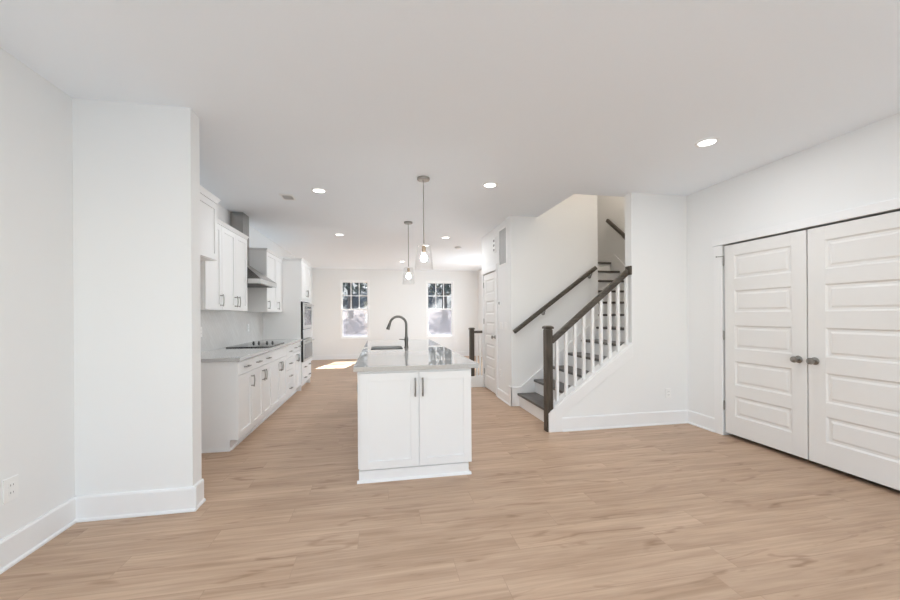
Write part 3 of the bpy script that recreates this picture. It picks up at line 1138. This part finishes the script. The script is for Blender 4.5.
newel(1.822, 1.899, 3.888, 3.972, 0.0, 1.190, rl)
ra, rb = Vector((1.899, 3.94, 1.0105)), Vector((2.888, 3.94, 1.825))
MB().beam(ra, rb, 0.062, 0.062).build('handrail', 'rail', rl, 0.004)
MB().box(2.868, 2.8915, 3.874, 3.970, 1.775, 1.880).build('rosette', 'post', rl, 0.004)
slope_r = (rb.z - ra.z) / (rb.x - ra.x)
slope_c = (0.985 - 0.262) / (2.892 - 1.87)
bal = None
for k in range(9):
    x = 1.973 + 0.1108 * k
    zt_ = ra.z + slope_r * (x - ra.x) - 0.040
    zb_ = 0.262 + slope_c * (x - 1.87)
    b = MB()
    s = 0.0165
    b.rings([[(x - s, 3.94 - s, zb_ - s * slope_c), (x + s, 3.94 - s, zb_ + s * slope_c), (x + s, 3.94 + s, zb_ + s * slope_c), (x - s, 3.94 + s, zb_ - s * slope_c)],
             [(x - s, 3.94 - s, zt_ - s * slope_r), (x + s, 3.94 - s, zt_ + s * slope_r), (x + s, 3.94 + s, zt_ + s * slope_r), (x - s, 3.94 + s, zt_ - s * slope_r)]])
    b.build('baluster', 'trim', rl, 0.0015)


def wall_rail(name, p0, p1, label, wall_axis, wall_at, brackets):
    R = thing(name, label, 'handrail', tuple((Vector(p0) + Vector(p1)) / 2))
    MB().beam(p0, p1, 0.050, 0.058).build('rail', 'rail', R, 0.004)
    for t_ in brackets:
        q = Vector(p0).lerp(Vector(p1), t_)
        a = q - Vector((0, 0, 0.038))
        wv = Vector(a)
        setattr(wv, wall_axis, wall_at)
        b = MB()
        nrm = (a - wv).normalized()
        wv.z -= 0.045
        b.lathe([(0.030, 0.0005), (0.030, 0.005), (0.012, 0.010)], wv, 16, nrm)
        b.tube([wv + nrm * 0.008, wv + nrm * 0.035, a + Vector((0, 0, -0.012)), a + Vector((0, 0, 0.010))], 0.007, 8)
        b.build('bracket', 'nickel', R, smooth=True)
    return R


wall_rail('wall_handrail', (1.865, 5.03, 1.070), (3.150, 5.03, 2.010), 'dark wooden handrail on the wall left of the stairs', 'y', YW, (0.37, 0.95))
wall_rail('wall_handrail', (4.085, 5.05, 2.160), (4.085, 6.147, 3.030), 'short dark handrail high on the wall of the upper flight', 'x', 4.15, (0.15, 0.62))

# low guard beyond the hall door
struct(box('wall_guard', 'trim', 1.585, XH - 0.0185, 6.565, 6.655, 0, 0.20, bevel=0.003),
       'low white curb beyond the hall door', 'curb')
gr = thing('guard_railing', 'short dark guard rail with newel post beyond the island', 'railing', (1.64, 6.61, 0.2))
newel(1.598, 1.678, 6.570, 6.650, 0.201, 1.085, gr)
MB().beam((1.678, 6.61, 1.005), (1.848, 6.61, 1.005), 0.055, 0.045).build('handrail', 'rail', gr)
for x in (1.728, 1.795):
    MB().box(x - 0.015, x + 0.015, 6.595, 6.625, 0.201, 0.983).build('baluster', 'trim', gr)


# ------------------------------------------------------------------ pendants and ceiling lights
def pendant(loc, label):
    x, y = loc
    P = thing('pendant_lamp', label, 'pendant lamp', (x, y, H), 'pendants over the island')
    MB().lathe([(0.066, -0.001), (0.066, -0.018), (0.060, -0.026), (0.012, -0.028), (0.008, -0.040)], (x, y, H), 28).build('canopy', 'nickel', P, smooth=True)
    MB().cyl((x, y, H - 0.036), (x, y, 2.060), 0.0055, 10).build('stem', 'nickel', P, smooth=True)
    MB().lathe([(0.006, 0.065), (0.018, 0.060), (0.021, 0.050), (0.021, 0.0), (0.017, -0.010)], (x, y, 1.975), 18).build('socket', 'brass', P, smooth=True)
    b = MB()
    b.lathe([(0.020, 0.058), (0.068, 0.056), (0.072, 0.050), (0.098, -0.195)], (x, y, 1.985), 40, cap0=False, cap1=False)
    sh = b.build('glass_shade', 'shade_glass', P, smooth=True)
    so_ = sh.modifiers.new('thickness', 'SOLIDIFY')
    so_.thickness = 0.003
    prof = [(0.012, 0.03), (0.014, 0.015)] + [(0.036 * math.sin(a), -0.026 + 0.036 * math.cos(a)) for a in [math.pi * (0.22 + 0.76 * i / 9) for i in range(10)]]
    MB().lathe(prof, (x, y, 1.935), 20).build('bulb', 'bulb', P, smooth=True)
    return P


pd = pendant((0.446, 3.836), 'glass cone pendant lamp over the near half of the island')
pd2 = copy_tree(pd, (0.424, 5.685, H))
pd2['label'] = 'glass cone pendant lamp over the far half of the island'


def recessed(loc, label):
    x, y = loc
    P = thing('recessed_light', label, 'ceiling light', (x, y, H), 'recessed ceiling lights')
    MB().lathe([(0.086, -0.0005), (0.086, -0.004), (0.066, -0.007), (0.062, -0.004)], (x, y, H), 32, cap0=False, cap1=False).build('trim_ring', 'plastic', P, smooth=True)
    MB().lathe([(0.0005, -0.0030), (0.063, -0.0032), (0.064, -0.001)], (x, y, H), 32, cap0=False, cap1=False).build('lens', 'lens', P)
    l = bpy.data.lights.new('lamp', 'AREA')
    l.shape = 'DISK'
    l.size = 0.12
    l.energy = RECESSED_POWER
    l.color = (0.93, 0.97, 1.0)
    o = bpy.data.objects.new('lamp', l)
    COL.objects.link(o)
    o.parent = P
    o.location = (0, 0, -0.012)
    return P


rc = recessed((2.678, 2.643), 'bright round recessed ceiling light nearest the closet doors')
for loc, lab in (((-0.677, 4.416), 'recessed ceiling light above the aisle, nearest the ceiling vent'),
                 ((1.189, 3.922), 'recessed ceiling light between near pendant and stairwell'),
                 ((-0.697, 6.751), 'recessed ceiling light in front of the oven tower'),
                 ((1.181, 6.715), 'recessed ceiling light nearest the smoke detector'),
                 ((0.912, 7.549), 'small recessed ceiling light seen above the near pendant shade'),
                 ((0.570, 9.900), 'farthest recessed ceiling light, seen left of the near pendant shade')):
    c2 = copy_tree(rc, (*loc, H))
    c2['label'] = lab
for loc in ((0.4, 0.8), (-0.9, 0.9), (2.4, 0.2), (0.6, -1.3)):      # unseen copies added overhead to light the near room
    c2 = copy_tree(rc, (*loc, H))
    c2['label'] = 'unseen recessed ceiling light added above the camera'

vt_ = thing('ceiling_vent', 'small white ceiling vent over the kitchen aisle', 'vent', (-1.078, 4.718, H))
MB().box(-1.078 - 0.075, -1.078 + 0.075, 4.718 - 0.115, 4.718 + 0.115, H - 0.006, H - 0.0005).build('frame', 'plastic', vt_, 0.003)
b = MB()
for i in range(5):
    x = -1.078 - 0.044 + 0.022 * i
    b.box(x - 0.006, x + 0.006, 4.718 - 0.07, 4.718 + 0.07, H - 0.008, H - 0.006)
b.build('slats', 'grille_back', vt_)
sd = thing('smoke_detector', 'white round smoke detector on the ceiling by the hall', 'smoke detector', (1.603, 7.614, H))
MB().lathe([(0.068, -0.0005), (0.068, -0.012), (0.060, -0.030), (0.050, -0.036), (0.0005, -0.037)], (1.603, 7.614, H), 28).build('cover', 'plastic', sd, smooth=True)
MB().lathe([(0.069, -0.013), (0.0695, -0.016), (0.069, -0.019)], (1.603, 7.614, H), 28, cap0=False, cap1=False).build('vent_band', 'slot', sd)


# ------------------------------------------------------------------ wall fittings
def outlet(name, T, label, switch=False, ph=0.114, pw=0.072):
    o = thing(name, label, 'switch' if switch else 'outlet', tuple(T @ Vector((0, 0, 0))))
    MB(T).box(-pw / 2, pw / 2, 0.0005, 0.006, -ph / 2, ph / 2).build('plate', 'plastic', o, 0.002)
    if switch:
        b = MB(T)
        b.prism([(0.006, -0.034), (0.012, -0.034), (0.008, 0.034), (0.006, 0.034)], 'x', -0.017, 0.017)
        b.build('rocker', 'plastic', o, 0.001)
    else:
        for s in (-1, 1):
            r = MB(T).box(-0.017, 0.017, 0.006, 0.0085, s * 0.020 - 0.014, s * 0.020 + 0.014).build('receptacle', 'plastic', o, 0.002)
            b = MB(T)
            b.box(-0.009, -0.006, 0.0085, 0.0088, s * 0.020 - 0.003, s * 0.020 + 0.007)
            b.box(0.006, 0.009, 0.0085, 0.0088, s * 0.020 - 0.003, s * 0.020 + 0.006)
            b.build('slots', 'slot', r)
    return o


outlet('wall_outlet', frame((XL, 2.388, 0.402), (0, 1, 0), (1, 0, 0)), 'white outlet low on the far left wall', ph=0.125, pw=0.082)
outlet('wall_outlet', frame((3.370, YS, 0.369), (1, 0, 0), (0, -1, 0)), 'white outlet low on the wall right of the stairs')
outlet('wall_outlet', frame((XH, 5.600, 0.40), (0, -1, 0), (-1, 0, 0)), 'white outlet low on the hall wall')
outlet('wall_outlet', frame((XK + 0.008, 4.62, 1.145), (0, 1, 0), (1, 0, 0)), 'outlet on the tile left of the cooktop')
outlet('wall_outlet', frame((XK + 0.008, 6.15, 1.145), (0, 1, 0), (1, 0, 0)), 'outlet on the tile right of the cooktop')
outlet('light_switch', frame((XH, 5.545, 1.145), (0, -1, 0), (-1, 0, 0)), 'white light switch nearer the hall door', True, pw=0.115)
outlet('light_switch', frame((XH, 5.330, 1.145), (0, -1, 0), (-1, 0, 0)), 'white light switch nearer the stair corner', True, pw=0.115)
th = thing('thermostat', 'small white thermostat above the hall light switches', 'thermostat', (XH, 5.585, 1.485))
MB().box(XH - 0.022, XH - 0.0005, 5.545, 5.625, 1.435, 1.535).build('housing', 'plastic', th, 0.006)
MB().box(XH - 0.0235, XH - 0.022, 5.562, 5.608, 1.478, 1.518).build('display', 'grille_back', th)

gl = thing('return_grille', 'tall white return air grille high on the hall wall', 'vent', (XH, 5.44, 2.07))
b = MB()
ga, gb, gz0, gz1 = 5.250, 5.640, 2.065, 2.655
b.box(XH - 0.010, XH - 0.0005, ga, gb, gz0, gz0 + 0.03)
b.box(XH - 0.010, XH - 0.0005, ga, gb, gz1 - 0.03, gz1)
b.box(XH - 0.010, XH - 0.0005, ga, ga + 0.03, gz0 + 0.03, gz1 - 0.03)
b.box(XH - 0.010, XH - 0.0005, gb - 0.03, gb, gz0 + 0.03, gz1 - 0.03)
b.build('frame', 'plastic', gl, 0.002)
MB().box(XH - 0.002, XH - 0.0005, ga + 0.03, gb - 0.03, gz0 + 0.03, gz1 - 0.03).build('backing', 'grille_back', gl)
b = MB()
for i in range(7):
    y = ga + 0.055 + i * (gb - ga - 0.11) / 6
    b.box(XH - 0.004, XH - 0.002, y - 0.006, y + 0.006, gz0 + 0.03, gz1 - 0.03)
b.build('louvers', 'plastic', gl)
chm = thing('door_chime', 'small white wall chime with three dark slots above the hall door', 'chime', (XH, 5.845, 2.36))
MB().box(XH - 0.020, XH - 0.0005, 5.785, 5.905, 2.330, 2.575).build('cover', 'plastic', chm, 0.004)
b = MB()
for z in (2.375, 2.450, 2.525):
    b.box(XH - 0.0212, XH - 0.020, 5.815, 5.875, z - 0.017, z + 0.017)
b.build('slots', 'slot', chm)


# ------------------------------------------------------------------ outside the back windows
b = MB()
b.prism([(11.83, -0.35), (14.0, -0.25), (17.5, 0.75), (24.0, 1.75), (24.0, -1.0), (11.83, -1.0)], 'x', -16, 16)
struct(b.build('ground', 'ground'), 'bank of leaf litter outside the back windows', 'ground')
b = MB()
b.prism([(24.0, 1.75), (30.0, 3.2), (40.0, 5.6), (52.0, 8.5), (52.0, -1.0), (24.0, -1.0)], 'x', -30, 30)
struct(b.build('hill', 'hill'), 'dark wooded hillside beyond the bank', 'hill')


def tree_proto():
    R = thing('woodland_tree', 'dark woodland tree standing on the bank outside the back windows', 'tree', (0, 0, 0), 'trees beyond the back windows')
    rnd = random.Random(3)
    b = MB()
    b.tube([(0, 0, -0.3), (0.03, 0.02, 1.5), (-0.04, 0.0, 3.2), (0.05, 0.03, 5.2), (0.02, 0, 7.4)], [0.17, 0.13, 0.11, 0.08, 0.03], 9)
    for k in range(9):
        z = 1.9 + k * 0.55
        a = k * 2.4
        L = 1.5 - k * 0.08
        b.tube([(0, 0, z), (math.cos(a) * L * 0.5, math.sin(a) * L * 0.5, z + 0.25), (math.cos(a) * L, math.sin(a) * L, z + 0.65)], [0.045, 0.03, 0.012], 6)
    b.build('trunk', 'bark', R, smooth=True)
    b = MB()
    for k in range(1500):
        z = rnd.uniform(1.3, 8.2)
        rr_ = (1.75 - abs(z - 4.2) * 0.28) * math.sqrt(rnd.random())
        a = rnd.uniform(0, 2 * math.pi)
        p = Vector((math.cos(a) * rr_, math.sin(a) * rr_, z + rnd.uniform(-.2, .2)))
        s = rnd.uniform(0.07, 0.17)
        u = Vector((rnd.gauss(0, 1), rnd.gauss(0, 1), rnd.gauss(0, 1))).normalized()
        v_ = u.orthogonal().normalized()
        w_ = u.cross(v_)
        b.f([b.v(p + v_ * s), b.v(p + w_ * s * 0.6 + u * s * 0.2), b.v(p - v_ * s), b.v(p - w_ * s * 0.6 + u * s * 0.2)])
    b.build('crown', 'leaf', R)
    return R


def gz(y):
    P = [(11.83, -0.35), (14.0, -0.25), (17.5, 0.75), (24.0, 1.75), (30.0, 3.2), (40.0, 5.6)]
    for (a, za), (c_, zc) in zip(P, P[1:]):
        if a <= y <= c_:
            return za + (zc - za) * (y - a) / (c_ - a)
    return 2.4


tp = tree_proto()
spots = [(-5.4, 20.0), (-1.55, 20.3), (3.45, 20.0), (7.4, 20.4), (-3.4, 24.6), (0.9, 24.4), (5.3, 24.6),
         (-6.2, 29.0), (-1.6, 29.2), (2.8, 29.0), (7.0, 29.1), (-4.0, 33.6), (0.6, 33.8), (4.9, 33.5)]
for i, (x, y) in enumerate(spots):
    o = tp if i == 0 else copy_tree(tp)
    o.location = (x, y, gz(y))
    s = 0.92 + 0.14 * ((i * 37) % 10) / 10
    o.scale = (s, s, s)
    o.rotation_euler = (0, 0, i * 1.7)
